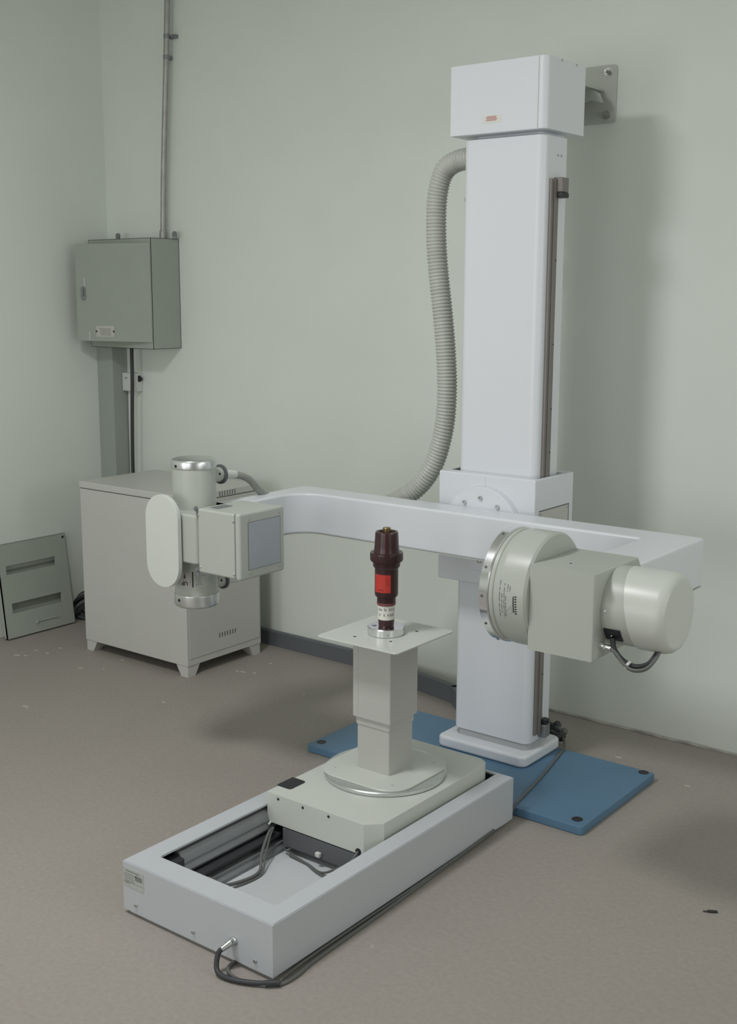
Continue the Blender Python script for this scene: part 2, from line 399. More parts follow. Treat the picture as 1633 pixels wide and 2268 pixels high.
# printing on the lower housing: inverted UP with arrow, and data lines
def on_tube(s, size, a, z, R=.0757, flip=False, bold=.0003):
    n = Vector((math.cos(a), math.sin(a), 0)); r = Vector((-math.sin(a), math.cos(a), 0)); u = Vector((0, 0, 1))
    if flip: r, u = -r, -u
    return text_bm(s, size, Vector((TX, TY, z))+n*R, r, u, .0006, bold)
b = BM(); cyl_patch(b, (TX, TY), 'z', .0755, va-.80, va-.34, .688, .738, .0004); put('sticker', b, mat('pale_pink_sticker', (.60, .56, .545), .5), tb, 'pale sticker with an upside down UP and arrow')
b = on_tube('UP', .021, va-.56, .700, R=.0764, flip=True); put('lettering', b, M_ink, tb, 'black upside down letters UP')
b = BM(); n_ = Vector((math.cos(va-.56), math.sin(va-.56), 0)); r_ = Vector((-n_.y, n_.x, 0)); c0 = Vector((TX, TY, .722))+n_*.0764
t = BM(); vs = [t.verts.new(c0+r_*u+Vector((0, 0, v))) for u, v in ((-.0015, .012), (.0015, .012), (.0015, .002), (.0045, .002), (0, -.006), (-.0045, .002), (-.0015, .002))]
t.faces.new(vs); merge(b, t); put('arrow_mark', b, M_ink, tb, 'small black arrow')
b = BM(); cyl_patch(b, (TX, TY), 'z', .0755, va-.20, va-.14, .687, .742, .0005); put('printed_bar', b, M_ink, tb, 'narrow black printed strip')
b = BM(); cyl_patch(b, (TX, TY), 'z', .0755, va-.10, va+.75, .690, .735, .0004); put('data_sticker', b, M_decal, tb, 'grey data sticker with small print')
b = BM()
for i in range(6):
    zz = .696+i*.0062; cyl_patch(b, (TX, TY), 'z', .0759, va-.06, va+.15+.4*random.random(), zz, zz+.0016, .0002)
put('small_print', b, M_greyink, tb)

# ================================================================== COLLIMATOR
KX0, KX1, KY0, KY1, KZ0, KZ1 = -2.800, -2.604, 2.694, 2.909, .765, .984
kl = thing('collimator', (-2.70, 2.80, KZ0), 'white box with grey square window, mounted beside the silver capped tube', 'collimator')
b = BM(); box(b, KX0, KX1-.024, KY0, KY1, KZ0, KZ1, .008, 3); put('body', b, M_cream2, kl)
b = BM(); box(b, KX1-.0235, KX1, KY0-.003, KY1+.003, KZ0-.003, KZ1+.003, .010, 4); fr = put('front_frame', b, M_cream, kl)
b = BM(); box(b, KX1-.0242, KX1-.0228, KY0+.0015, KY1-.0015, KZ0+.0015, KZ1-.0015); put('seam', b, M_seam, kl)
WY0, WY1, WZ0, WZ1 = 2.733, 2.886, .795, .953
b = BM(); box(b, KX1-.001, KX1+.0015, WY0, WY1, WZ0, WZ1); put('window', b, M_window, fr, 'grey blue square window')
b = BM()
for y0, y1, z0, z1 in ((WY0-.0012, WY1+.0012, WZ1, WZ1+.0012), (WY0-.0012, WY1+.0012, WZ0-.0012, WZ0), (WY0-.0012, WY0, WZ0, WZ1), (WY1, WY1+.0016, WZ0, WZ1)):
    box(b, KX1-.001, KX1+.0012, y0, y1, z0, z1)
put('window_gap', b, M_seam, fr)
for yy, zz in ((2.739, .965), (2.884, .967), (2.739, .783), (2.884, .783)): screw(fr, (KX1, yy, zz), (1, 0, 0), .0045, .003)
for xx, zz in ((-2.793, .962), (-2.790, .785), (-2.634, .958), (-2.634, .781)): screw(kl, (xx, KY0, zz), (0, -1, 0), .0035, .002)
b = BM(); prism(b, rrect(-2.775, -2.735, 2.728, 2.80, .006), 'z', KZ1-.0005, KZ1+.0015); put('grille', b, M_extr, kl, 'small dark grille on the top')
for zz in (.982, .772):
    b = BM(); lathe(b, [(.009, 0), (.009, .004), (.005, .004), (.005, .010), (0, .010)], (KX0-.006, KY0+.004, zz), axis=(0, -1, 0), n=14)
    cyl(b, (KX0-.004, KY0+.004, zz), (KX0-.004, KY0+.004, zz-.022), .004, n=10); put('latch_screw', b, M_extr, kl)
b = BM(); box(b, KX0-.008, KX0+.003, KY0+.02, KY1-.02, KZ0+.02, KZ1-.02); put('mounting_ring', b, M_cream2, kl)

# ================================================================== IMAGE INTENSIFIER (right end of the arm)
IY, IZ, IR = 2.81, .882, .1630
ii = thing('image_intensifier', (-1.45, IY, .72), 'large white drum with chrome rim and camera hood at the right arm end', 'image intensifier')
b = BM(); lathe(b, [(0, -1.664), (IR-.004, -1.664), (IR+.001, -1.661), (IR+.001, -1.637), (IR-.002, -1.634)], (0, IY, IZ), 'x', n=96); rim = put('chrome_rim', b, M_chrome, ii, 'polished chrome rim round the drum face')
b = BM(); lathe(b, [(IR-.006, -1.636), (IR-.003, -1.632), (IR-.003, -1.622), (IR-.006, -1.619), (IR-.001, -1.606), (IR, -1.597), (IR, -1.524), (IR-.003, -1.520), (IR-.006, -1.517), (0, -1.517)], (0, IY, IZ), 'x', n=96)
dr = put('drum', b, M_cream, ii)
for a in (PI+.02, PI-.47, PI+.55, PI+1.1, PI-1.2):
    b = BM(); lathe(b, [(.004, 0), (.004, .002), (0, .002)], (-1.651, IY+(IR+.0005)*math.cos(a), IZ+(IR+.0005)*math.sin(a)), axis=(0, math.cos(a), math.sin(a)), n=12); put('rim_screw', b, M_darkgrey, rim)
# data label: rows of print running round the drum
b = BM(); A0 = PI-.10
def lab(x0, x1, a0, a1): cyl_patch(b, (0, IY, IZ), 'x', IR-.0003, a0, a1, x0, x1, .0009, n=6)
for xx, a0, a1 in ((-1.597, -.20, .42), (-1.590, .02, .36), (-1.583, -.16, .44), (-1.578, .05, .40), (-1.573, -.15, -.02), (-1.566, -.12, -.04)):
    s = a0
    while s < a1:
        e = min(a1, s+.03+.06*random.random()); lab(xx, xx+.0022, A0+s, A0+e); s = e+.012+.02*random.random()
put('small_print', b, M_greyink, ii, 'rows of tiny grey print round the drum')
b = BM()
for k in range(8): cyl_patch(b, (0, IY, IZ), 'x', IR-.0003, A0+.03+k*.042, A0+.03+k*.042+.020, -1.549, -1.5435, .0009, n=3)
cyl_patch(b, (0, IY, IZ), 'x', IR-.0003, A0+.04, A0+.32, -1.5545, -1.5515, .0009, n=6); put('bold_print', b, M_ink, ii, 'row of bold black characters')
b = BM(); cyl_patch(b, (0, IY, IZ), 'x', IR-.0003, A0+.18, A0+.34, -1.571, -1.559, .0008, n=5); put('printed_emblem', b, mat('emblem_grey', (.42, .44, .41), .5, noise=.2, nscale=120), ii, 'faded grey printed emblem')
# mirror box
b = BM(); prism(b, [(2.668, .748), (2.952, .748), (2.952, .945), (2.925, .982), (2.668, .982)], 'x', -1.5195, -1.325, bev=.006, seg=3); mb = put('mirror_box', b, M_cream, ii)
b = BM(); lathe(b, [(.0035, 0), (.0035, .0006), (0, .0006)], (-1.437, 2.745, .982), n=12); put('screw_hole', b, M_ink, mb)
b = BM(); box(b, -1.512, -1.33, 2.905, 2.957, .76, .94); put('arm_mount', b, M_cream2, ii)
# camera: short collar + hood with slanted mouth
HC = (2.808, .876); HR = .1075
b = BM(); lathe(b, [(.0, -1.327), (HR-.004, -1.327), (HR-.002, -1.318), (HR-.004, -1.25), (HR-.006, -1.24), (0, -1.24)], (0, *HC), 'x', n=72); cl = put('lens_collar', b, M_cream2, ii)
t = BM(); n = 72; rings = []
for r, xr, slant in ((HR-.006, -1.294, 1), (HR, -1.2925, 1), (HR, -1.178, 0), (HR-.004, -1.164, 0), (HR-.012, -1.154, 0), (HR-.022, -1.151, 0)):
    ring = []
    for k in range(n):
        a = 2*PI*k/n; low = .5-.5*math.sin(a+.55)              # 1 low, 0 high
        ring.append(t.verts.new((xr+slant*.050*low, HC[0]+r*math.cos(a), HC[1]+r*math.sin(a))))
    rings.append(ring)
for A, B in zip(rings, rings[1:]):
    for k in range(n): t.faces.new((A[k], A[(k+1) % n], B[(k+1) % n], B[k]))
t.faces.new(rings[-1]); bmesh.ops.recalc_face_normals(t, faces=t.faces)
put('camera_hood', t, M_troll, ii, 'round white camera hood')
a = PI-.05; screw(ii, (-1.313, HC[0]+(HR-.003)*math.cos(a), HC[1]+(HR-.003)*math.sin(a)), (0, math.cos(a), math.sin(a)), .005, .003)
# connector plate, coax connector and cables
b = BM(); cyl_patch(b, (0, *HC), 'x', HR-.004, PI+.42, PI+.80, -1.318, -1.272, .005, n=8); pc = put('connector_plate', b, M_black, ii, 'black cable entry plate')
a = PI+.62; screw(pc, (-1.298, HC[0]+(HR+.001)*math.cos(a), HC[1]+(HR+.001)*math.sin(a)), (0, math.cos(a), math.sin(a)), .003, .002)
b = BM(); tube(b, [(-1.296, 2.722, .806), (-1.287, 2.715, .780), (-1.262, 2.715, .755), (-1.230, 2.715, .745), (-1.200, 2.73, .752), (-1.188, 2.755, .775), (-1.186, 2.775, .80)], .007, n=12); put('power_cable', b, M_rubber, ii, 'black cable looping under the hood')
b = BM(); cyl(b, (-1.325, 2.708, .787), (-1.312, 2.708, .786), .010, n=18); cyl(b, (-1.312, 2.708, .786), (-1.293, 2.708, .783), .007, n=14, ch=.001); cyl(b, (-1.318, 2.708, .7865), (-1.307, 2.708, .7855), .0095, n=6)
cx_ = put('coaxial_connector', b, M_chrome, ii, 'silver threaded cable connector')
b = BM(); tube(b, [(-1.294, 2.708, .783), (-1.275, 2.705, .772), (-1.255, 2.703, .752), (-1.228, 2.703, .738), (-1.198, 2.718, .744), (-1.183, 2.748, .772), (-1.181, 2.77, .80)], .005, n=12)
tube(b, [(-1.262, 2.700, .757), (-1.228, 2.696, .742), (-1.195, 2.709, .748), (-1.179, 2.742, .775), (-1.178, 2.765, .80)], .004, n=10)
put('signal_cable', b, M_greycable, ii, 'grey cables looping under the hood')
b = BM(); lathe(b, [(.011, 0), (.0125, .002), (.0125, .005), (.011, .007)], (-1.247, 2.708, .749), axis=(1, 0, -.55), n=16); put('cable_tie', b, M_whitecable, ii)

# ================================================================== CORRUGATED HOSE
b = BM(); hp = [(-2.285, 3.60, 2.158), (-2.33, 3.60, 2.157), (-2.395, 3.60, 2.148), (-2.444, 3.60, 2.115), (-2.470, 3.60, 2.03), (-2.4725, 3.60, 1.90), (-2.461, 3.60, 1.77), (-2.438, 3.60, 1.61), (-2.4215, 3.60, 1.463), (-2.4155, 3.60, 1.33), (-2.427, 3.60, 1.197), (-2.468, 3.595, 1.060), (-2.540, 3.58, .961), (-2.62, 3.53, .905), (-2.66, 3.46, .885), (-2.665, 3.412, .882)]
tube(b, hp, .0358, n=22, corr=.0025, pitch=.0125)
solo('corrugated_hose', b, M_hose, (-2.47, 3.60, .88), 'grey corrugated hose curving from column top down behind the arm', 'hose', angle=60)
b = BM(); tube(b, [(TX, TY+.198, 1.046), (TX+.002, TY+.235, 1.038), (TX+.004, TY+.275, 1.018), (TX+.004, TY+.325, .972), (TX+.004, TY+.375, .945), (TX+.03, TY+.47, .93), (TX+.10, TY+.62, .90), (TX+.17, TY+.645, .884)], .0125, n=14, corr=.0007, pitch=.006)
hz = solo('cable_hose', b, M_thinhose, (TX, TY+.2, 1.04), 'thin grey braided hose from the upright tube top to the arm', 'hose', angle=60)

# ================================================================== FLOOR TRACK
FX0, FX1, FY0, FY1, FZ = -2.365, -1.810, 1.964, 3.117, .1548
OX0, OX1, OY0, OY1 = -2.299, -1.868, 2.040, 3.105
tr = thing('floor_track', (-2.09, 2.54, 0), 'long white open rectangular track frame on the floor in front of the column', 'track')
t = BM()
def ring4(z): return [t.verts.new((x, y, z)) for x, y in ((FX0, FY0), (FX1, FY0), (FX1, FY1), (FX0, FY1))]
def ring4i(z): return [t.verts.new((x, y, z)) for x, y in ((OX0, OY0), (OX1, OY0), (OX1, OY1), (OX0, OY1))]
o0, o1, i1, i0 = ring4(.012), ring4(FZ), ring4i(FZ), ring4i(FZ-.006)
o2 = [t.verts.new((x, y, .012)) for x, y in ((FX0+.01, FY0+.01), (FX1-.01, FY0+.01), (FX1-.01, FY1-.004), (FX0+.01, FY1-.004))]
o3 = [t.verts.new((x, y, FZ-.006)) for x, y in ((FX0+.01, FY0+.01), (FX1-.01, FY0+.01), (FX1-.01, FY1-.004), (FX0+.01, FY1-.004))]
for A, B in ((o0, o1), (o1, i1), (i1, i0), (i0, o3), (o3, o2), (o2, o0)):
    for k in range(4): t.faces.new((A[k], A[(k+1) % 4], B[(k+1) % 4], B[k]))
bmesh.ops.recalc_face_normals(t, faces=t.faces)
bmesh.ops.bevel(t, geom=[e for e in t.edges if all(abs(v.co.z-FZ) < 1e-5 for v in e.verts) and len({round(v.co.x, 3) for v in e.verts} & {FX0, FX1}) + len({round(v.co.y, 3) for v in e.verts} & {FY0, FY1}) > 0], offset=.0025, segments=2, affect='EDGES')
put('frame', t, M_frame, tr)
b = BM(); box(b, FX0+.012, FX1-.012, FY0+.012, FY1-.006, .0, .016); put('base_tray', b, M_tray, tr, 'pale metal tray floor inside the frame')
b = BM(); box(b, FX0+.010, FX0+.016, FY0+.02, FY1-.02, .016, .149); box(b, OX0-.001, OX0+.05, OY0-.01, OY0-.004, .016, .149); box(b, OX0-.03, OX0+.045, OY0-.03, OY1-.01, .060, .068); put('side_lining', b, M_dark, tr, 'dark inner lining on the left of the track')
b = BM()
for k in range(4): cyl(b, (OX0+.004+k*.010, OY0-.004, .10+.010*(k % 2)), (OX0+.004+k*.010, OY0+.002, .10+.010*(k % 2)), .0035, n=10)
put('screw_heads', b, M_steel, tr)
b = BM()   # upper extrusion: lobed profile
prof = [(OX0-.025, .074), (OX0+.012, .074), (OX0+.016, .082), (OX0+.012, .092), (OX0+.008, .098), (OX0+.010, .106), (OX0+.004, .124), (OX0-.004, .136), (OX0-.025, .140)]
prism(b, prof, 'y', OY0+.075, OY1-.05, bev=.002, seg=1); put('upper_rail', b, M_extr, tr, 'long grey aluminium rail')
b = BM(); box(b, OX0-.02, OX0+.022, OY0+.035, OY0+.074, .07, .128, .003, 1); put('rail_end_block', b, M_dark, tr)
b = BM(); prism(b, [(OX0-.02, .016), (OX0+.062, .016), (OX0+.062, .026), (OX0+.052, .034), (OX0+.052, .044), (OX0+.030, .046), (OX0-.02, .046)], 'y', OY0+.06, OY1-.03, bev=.001, seg=1); put('lower_rail', b, M_extr, tr, 'low grey guide rail')
b = BM(); box(b, OX1+.002, OX1+.008, OY0, OY1-.02, .016, .149); put('side_lining', b, M_tray, tr)
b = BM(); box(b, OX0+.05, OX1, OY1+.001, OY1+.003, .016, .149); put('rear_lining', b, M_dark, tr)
for xx in (-2.3144, -2.0914, -1.8692): screw(tr, (xx, FY0, .0365), (0, -1, 0), .006, .004)
b = BM(); box(b, -2.3635, -2.281, FY0-.0008, FY0, .083, .1375); pl_ = put('data_plate', b, M_decal, tr, 'grey data sticker on the front left corner')
b = BM()
box(b, -2.352, -2.300, FY0-.0012, FY0-.0008, .129, .1315)
for i in range(5): box(b, -2.358, -2.335+.03*random.random(), FY0-.0012, FY0-.0008, .120-i*.0065, .1218-i*.0065)
box(b, -2.315, -2.287, FY0-.0012, FY0-.0008, .110, .124); box(b, -2.360, -2.284, FY0-.0012, FY0-.0008, .0975, .0985)
put('small_print', b, M_greyink, tr)
# cable connector on the front
b = BM(); P0 = Vector((-1.943, FY0, .066)); d = Vector((-.35, -1, -.42)).normalized()
lathe(b, [(.0125, 0), (.0125, .004), (.010, .006), (.010, .012)], P0, axis=(0, -1, 0), n=18)
cyl(b, P0+Vector((0, -.010, 0)), P0+Vector((0, -.010, 0))+d*.030, .0095, .0075, n=16, ch=.001)
put('cable_connector', b, M_steel, tr, 'silver screw connector on the front')
# foot of the frame (shadow gap)
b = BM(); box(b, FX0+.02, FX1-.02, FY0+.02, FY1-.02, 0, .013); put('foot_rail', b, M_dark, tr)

# ================================================================== TROLLEY
YC = 2.476
tl = thing('sliding_trolley', (-2.08, 2.79, .03), 'low white trolley riding inside the floor track, black patch at one corner', 'trolley')
ol = [(-2.297, YC), (-1.924, YC), (-1.8815, YC+.041), (-1.8815, 3.02)] + arc(-1.8815-.055, 3.045, .055, 0, PI/2) + arc(-2.297+.03, 3.07, .03, PI/2, PI)
b = BM(); prism(b, ol, 'z', .099, .197, bev=.003, seg=2); put('cover', b, M_troll, tl)
b = BM(); box(b, -2.23, -1.875, YC+.012, 3.06, .030, .100); put('undercarriage', b, M_darkgrey, tl, 'dark undercarriage below the cover')
b = BM(); box(b, -2.235, -1.878, YC+.001, YC+.012, .040, .096); put('front_skirt', b, M_darkgrey, tl)
b = BM(); prism(b, rrect(-2.303, -2.247, YC+.050, YC+.125, (.004, .010, .010, .004)), 'z', .1965, .1985); put('corner_patch', b, M_black, tl, 'black square patch on the top corner')
for xx in (-2.2515, -2.1533, -2.0541):
    b = BM(); lathe(b, [(.0042, 0), (.0042, .0012), (0, .0012)], (xx, YC, .1833), axis=(0, -1, 0), n=14); put('screw_hole', b, M_ink, tl)
b = BM(); lathe(b, [(.010, 0), (.010, .002), (0, .002)], (-1.943, YC, .108), axis=(0, -1, 0), n=18); put('cable_grommet', b, M_black, tl)
for xx, zz in ((-2.09, .054), (-1.975, .054)):
    b = BM(); box(b, xx-.009, xx+.009, YC-.012, YC+.001, zz-.006, zz+.008, .002, 1); put('cable_clip', b, M_whitecable, tl, 'small white cable clip')
b = BM(); cyl(b, (-2.285, YC+.002, .098), (-2.285, YC-.010, .093), .006, n=12); put('corner_bolt', b, M_steel, tl)
# cables lying in the tray
b = BM(); tube(b, [(-2.272, YC-.004, .085), (-2.262, YC-.03, .086), (-2.244, YC-.07, .070), (-2.222, YC-.11, .050), (-2.196, YC-.145, .026), (-2.196, YC-.20, .0225), (-2.225, YC-.265, .0225), (-2.25, YC-.30, .05), (-2.275, YC-.36, .052)], .0048, n=10); tube(b, [(-2.268, YC-.004, .088), (-2.250, YC-.04, .078), (-2.215, YC-.10, .050), (-2.185, YC-.15, .021), (-2.188, YC-.22, .020), (-2.215, YC-.30, .020), (-2.235, YC-.36, .052)], .003, n=8)
solo('trolley_cable', b, M_greycable, (-2.22, 2.3, .02), 'black cable looping from the trolley corner across the left tray rail', 'cable')
b = BM(); tube(b, [(-1.943, YC-.002, .108), (-1.945, YC-.02, .095), (-1.965, YC-.03, .06), (-1.985, YC-.022, .056), (-2.05, YC-.035, .022), (-2.12, YC-.02, .022), (-2.20, YC-.01, .022)], .0035, n=8)
tube(b, [(-1.895, YC-.02, .024), (-1.95, YC-.045, .0215), (-2.05, YC-.045, .0215), (-2.13, YC-.018, .0215), (-2.225, YC-.004, .03)], .003, n=8)
solo('tray_wire', b, M_greycable, (-2.05, 2.44, .02), 'grey wire along the front foot of the trolley in the tray', 'cable')

# ================================================================== PEDESTAL WITH TURNTABLE
PX, PY = -2.107, 2.820
pd = thing('telescopic_pedestal', (PX, PY, .197), 'square telescopic grey pedestal with flat top plate, standing on the trolley', 'pedestal')
b = BM(); lathe(b, [(.178, .198), (.192, .199), (.1935, .202), (.1935, .209), (.190, .2115), (0, .2115)], (-2.101, 2.812, 0), n=96); put('turntable', b, M_alu, pd, 'round polished turntable disc')
ch = .062; hh = .164
oc = []
for sx, sy, a0 in ((-1, -1, PI), (1, -1, 1.5*PI), (1, 1, 0), (-1, 1, .5*PI)):
    oc += arc(PX+sx*(hh-.085), PY+sy*(hh-.085), .085, a0, a0+PI/2, 8)
b = BM(); prism(b, oc, 'z', .2115, .2165, bev=.0012, seg=1); bp_ = put('base_flange', b, M_troll, pd, 'off-white rounded square flange')
for sx, sy in ((-1, -1), (1, -1), (1, 1), (-1, 1)): screw(bp_, (PX+sx*.112, PY+sy*.112, .2165), (0, 0, 1), .004, .002, M_cream2)
for nm, h, z0, z1 in (('lower_section', .0625, .2165, .45), ('middle_section', .0655, .362, .50), ('upper_section', .0730, .388, .645)):
    b = BM(); prism(b, rrect(PX-h, PX+h, PY-h, PY+h, .004, n=4), 'z', z0, z1)
    if nm == 'upper_section':
        box(b, PX-h+.022, PX-h+.0228, PY-h-.0005, PY-h+.002, z0+.002, z1)
    put(nm, b, M_ped, pd)
b = BM(); box(b, PX-.082, PX-.072, PY-.045, PY-.02, .358, .392, .002, 1); put('stop_tab', b, M_ped, pd)
b = BM(); prism(b, rrect(PX-.154, PX+.154, PY-.152, PY+.156, .014), 'z', .6455, .6505, bev=.001, seg=1); tp = put('top_plate', b, M_troll, pd, 'flat square off-white top plate')
for hx, hy in ((-.053, -.088), (.0655, -.061), (.064, .077), (-.068, .065)):
    b = BM(); lathe(b, [(.0052, .6506), (.0045, .6510), (0, .6510)], (PX+hx, PY+hy, 0), n=14); put('screw_hole', b, M_ink, tp)
# specimen holder
b = BM(); lathe(b, [(.054, .6506), (.0575, .652), (.0575, .673), (.0555, .6752), (0, .6752)], (PX+.001, PY, 0), n=72)
hd = thing('specimen_holder', (PX, PY, .6506), 'round bright steel disc on the top plate under the maroon insulator', 'holder disc')
put('disc', b, M_chrome, hd)
va2 = math.atan2(-PY, -PX)
b = BM(); c = Vector((PX, PY, .6752))+Vector((math.cos(va2-1.55), math.sin(va2-1.55), 0))*.036
for dy in (-.0045, .0045): box(b, c.x-.006, c.x+.006, c.y+dy-.0016, c.y+dy+.0016, .6750, .6758)
box(b, c.x+.003, c.x+.006, c.y-.006, c.y+.006, .6750, .6758); put('engraved_mark', b, M_darkgrey, hd, 'small dark U shaped mark')

# ================================================================== MAROON BUSHING
bs = thing('insulator_bushing', (PX+.002, PY, .6752), 'dark maroon stepped epoxy insulator with red sticker on the steel disc', 'insulator')
BX, BY = PX+.002, PY
prof = [(0, .6754), (.0225, .6754), (.024, .678), (.0255, .70), (.0262, .742), (.0275, .744), (.0290, .755), (.0290, .768), (.0345, .772), (.0362, .778), (.0362, .859), (.0405, .864), (.0418, .868), (.0418, .879), (.0485, .882), (.0510, .887), (.0510, .906), (.0495, .9095), (.0405, .9095), (.0392, .914), (.0375, .930), (.0355, .968), (.0338, .9735), (.0275, .9735), (.0255, .968), (0, .966)]
b = BM(); lathe(b, prof, (BX, BY, 0), n=72); put('body', b, M_maroon, bs)
b = BM(); lathe(b, [(.0293, .7450), (.0293, .7515), (.0290, .752)], (BX, BY, 0), n=64, cap=False); put('moulded_edge', b, M_pink, bs, 'pale pink edge ring')
b = BM(); lathe(b, [(.0120, .962), (.0120, .978), (.0125, .984), (.0115, .9855), (0, .9855)], (BX, BY, 0), n=28); put('terminal_pin', b, M_brass, bs, 'brass terminal pin on top')
b = BM(); cyl_patch(b, (BX, BY), 'z', .0362, va2-1.16, va2+.36, .788, .844, .0007, n=20); rs = put('red_sticker', b, M_red, bs, 'square bright red sticker')
b = BM()
for k in range(7): cyl_patch(b, (BX, BY), 'z', .0369, va2-.02, va2+.10, .812+k*.0038, .8135+k*.0038, .0002, n=2)
for k in range(9): cyl_patch(b, (BX, BY), 'z', .0369, va2-.75+k*.06, va2-.72+k*.06, .794, .7975+.002*(k % 2), .0002, n=1)
put('small_print', b, mat('dark_red_ink', (.20, .012, .012), .6), bs)
t = BM(); n = 48; R0, R1 = .0268, .0258
rr = [[t.verts.new((BX+r*math.cos(2*PI*k/n), BY+r*math.sin(2*PI*k/n), z)) for k in range(n)] for r, z in ((R1-.001, .6985), (R1, .6985), (R0, .7435), (R0-.001, .7435))]
for A, B in zip(rr, rr[1:]+rr[:1]):
    for k in range(n): t.faces.new((A[k], A[(k+1) % n], B[(k+1) % n], B[k]))
bmesh.ops.recalc_face_normals(t, faces=t.faces); wl = put('paper_band', t, M_paper, bs, 'white paper band with grey print')
b = BM()
for z0, marks in ((.7285, (-1.0, -.8, -.62, -.25, -.08, .3, .52, .9)), (.7115, (-.9, -.3, .15, .42, .62, .85))):
    for a in marks: cyl_patch(b, (BX, BY), 'z', .0270, va2+a, va2+a+.09, z0, z0+.0055+.004*random.random(), .0003, n=2)
put('small_print', b, M_greyink, bs)

# ================================================================== GENERATOR CABINET
WX0, WX1, WY0, WY1, WZ0, WZS, WZT = -4.405, -3.7026, 3.485, 3.962, .051, .788, .822
gc = thing('generator_cabinet', (-4.05, 3.72, 0), 'square white steel floor cabinet on feet in the room corner', 'cabinet')
b = BM(); box(b, WX0, WX1, WY0, WY1, WZ0, WZS, .003, 2); put('body', b, M_cab, gc)
b = BM(); box(b, WX0+.002, WX1-.002, WY0+.003, WY1-.003, WZS-.001, WZS+.003); put('lid_gap', b, M_seam, gc)
b = BM(); box(b, WX0-.002, WX1+.002, WY0-.003, WY1+.003, WZS+.003, WZT, .004, 3); ld = put('lid', b, M_cab, gc)
b = BM(); box(b, WX1-.002, WX1+.0012, 3.500, 3.953, .083, WZS-.004, .0005, 1); dp = put('side_panel', b, M_cab, gc)
b = BM(); box(b, WX1-.001, WX1+.0016, 3.500, 3.953, .0815, .0835); box(b, WX1-.001, WX1+.0016, 3.9525, 3.9545, .0815, WZS-.004); put('panel_gap', b, mat('panel_gap_grey', (.30, .31, .295), .6), gc)
for (y0, y1, zc, par, xx) in ((3.703, 3.800, .806, ld, WX1+.002), (3.686, 3.788, .153, dp, WX1+.0012)):
    for k in range(7):
        yy = y0+(y1-y0)*k/6
        b = BM(); box(b, xx-.001, xx+.0008, yy-.003, yy+.003, zc-.011, zc+.011, .0005, 1); put('vent_slot', b, M_darkgrey, par, 'dark vent slot')
for sx in (0, 1):
    for sy in (0, 1):
        x0 = WX0+.004 if sx == 0 else WX1-.004; y0 = WY0+.004 if sy == 0 else WY1-.004
        dx = 1 if sx == 0 else -1; dy = 1 if sy == 0 else -1
        t = BM(); top = [(0, 0), (.075, 0), (.075, .075), (0, .075)]; bot = [(0, 0), (.045, 0), (.045, .045), (0, .045)]
        A = [t.verts.new((x0+dx*u, y0+dy*v, WZ0+.001)) for u, v in top]; B_ = [t.verts.new((x0+dx*u, y0+dy*v, 0)) for u, v in bot]
        t.faces.new(A); t.faces.new(B_)
        for k in range(4): t.faces.new((A[k], A[(k+1) % 4], B_[(k+1) % 4], B_[k]))
        bmesh.ops.recalc_face_normals(t, faces=t.faces); put('foot', t, M_cab, gc)

# ================================================================== WALL BOX
EX0, EX1, EY0, EZ0, EZ1 = -4.831, -4.368, 3.938, 1.4205, 1.953
eb = thing('electrical_box', (-4.60, YB, EZ0), 'grey green steel electrical box on the corner wall, door ajar', 'electrical box')
b = BM()
for a in ((EX0, EX1, YB-.003, YB, EZ0, EZ1), (EX0, EX0+.002, EY0, YB, EZ0, EZ1), (EX1-.002, EX1, EY0, YB, EZ0, EZ1), (EX0, EX1, EY0, YB, EZ0, EZ0+.002), (EX0, EX1, EY0, YB, EZ1-.002, EZ1),
          (EX0, EX1, EY0, EY0+.002, EZ0, EZ1)): box(b, *a)
put('body', b, M_boxgrey, eb)
hx, hy, th = EX1-.006, EY0-.003, math.radians(12.)
def D(u, n, z): return Vector((hx-u*math.cos(th)+n*math.sin(th), hy-u*math.sin(th)-n*math.cos(th), z))
def dbox(u0, u1, n0, n1, z0, z1, bev=0):
    b = BM(); box(b, u0, u1, n0, n1, z0, z1, bev, 2)
    M = Matrix(((-math.cos(th), math.sin(th), 0, hx), (-math.sin(th), -math.cos(th), 0, hy), (0, 0, 1, 0), (0, 0, 0, 1)))
    b.transform(M); return b
b = dbox(0, .455, -.018, 0, 1.454, 1.930, .0015); dr_ = put('door', b, M_boxgrey, eb, 'grey green door standing slightly open')
# handle, nameplate, scratches
b = BM(); ol = rrect(.395, .422, 1.655, 1.722, .0135, n=10)
t = BM(); prism(t, ol, 'y', 0, .006, bev=.002); merge(b, t)
t = BM(); prism(t, rrect(.402, .415, 1.675, 1.716, .006), 'y', .006, .014, bev=.002); merge(b, t)
M_d = Matrix(((-math.cos(th), math.sin(th), 0, hx), (-math.sin(th), -math.cos(th), 0, hy), (0, 0, 1, 0), (0, 0, 0, 1)))
b.transform(M_d); bmesh.ops.recalc_face_normals(b, faces=b.faces); put('handle', b, M_extr, dr_, 'steel swing handle lock')
b = dbox(.2265, .3365-.0, -.001, .0012, 1.476, 1.530, 0); put('nameplate', b, M_plate, dr_, 'small pale metal nameplate')
b = BM()
for i in range(6): merge(b, dbox(.247, .305+.015*random.random(), .0012, .0015, 1.484+i*.006, 1.4862+i*.006))
put('small_print', b, M_greyink, dr_)
for uu in (.2285, .3345):
    b = BM(); cyl(b, D(uu, .001, 1.503), D(uu, .004, 1.503), .0045, n=10); put('rivet', b, M_ink, dr_)
b = dbox(.399, .4025, 0, .0004, 1.724, 1.765); merge(b, dbox(.378, .3815, 0, .0004, 1.458, 1.503)); put('scratch', b, M_scratch, dr_, 'pale scratch marks')
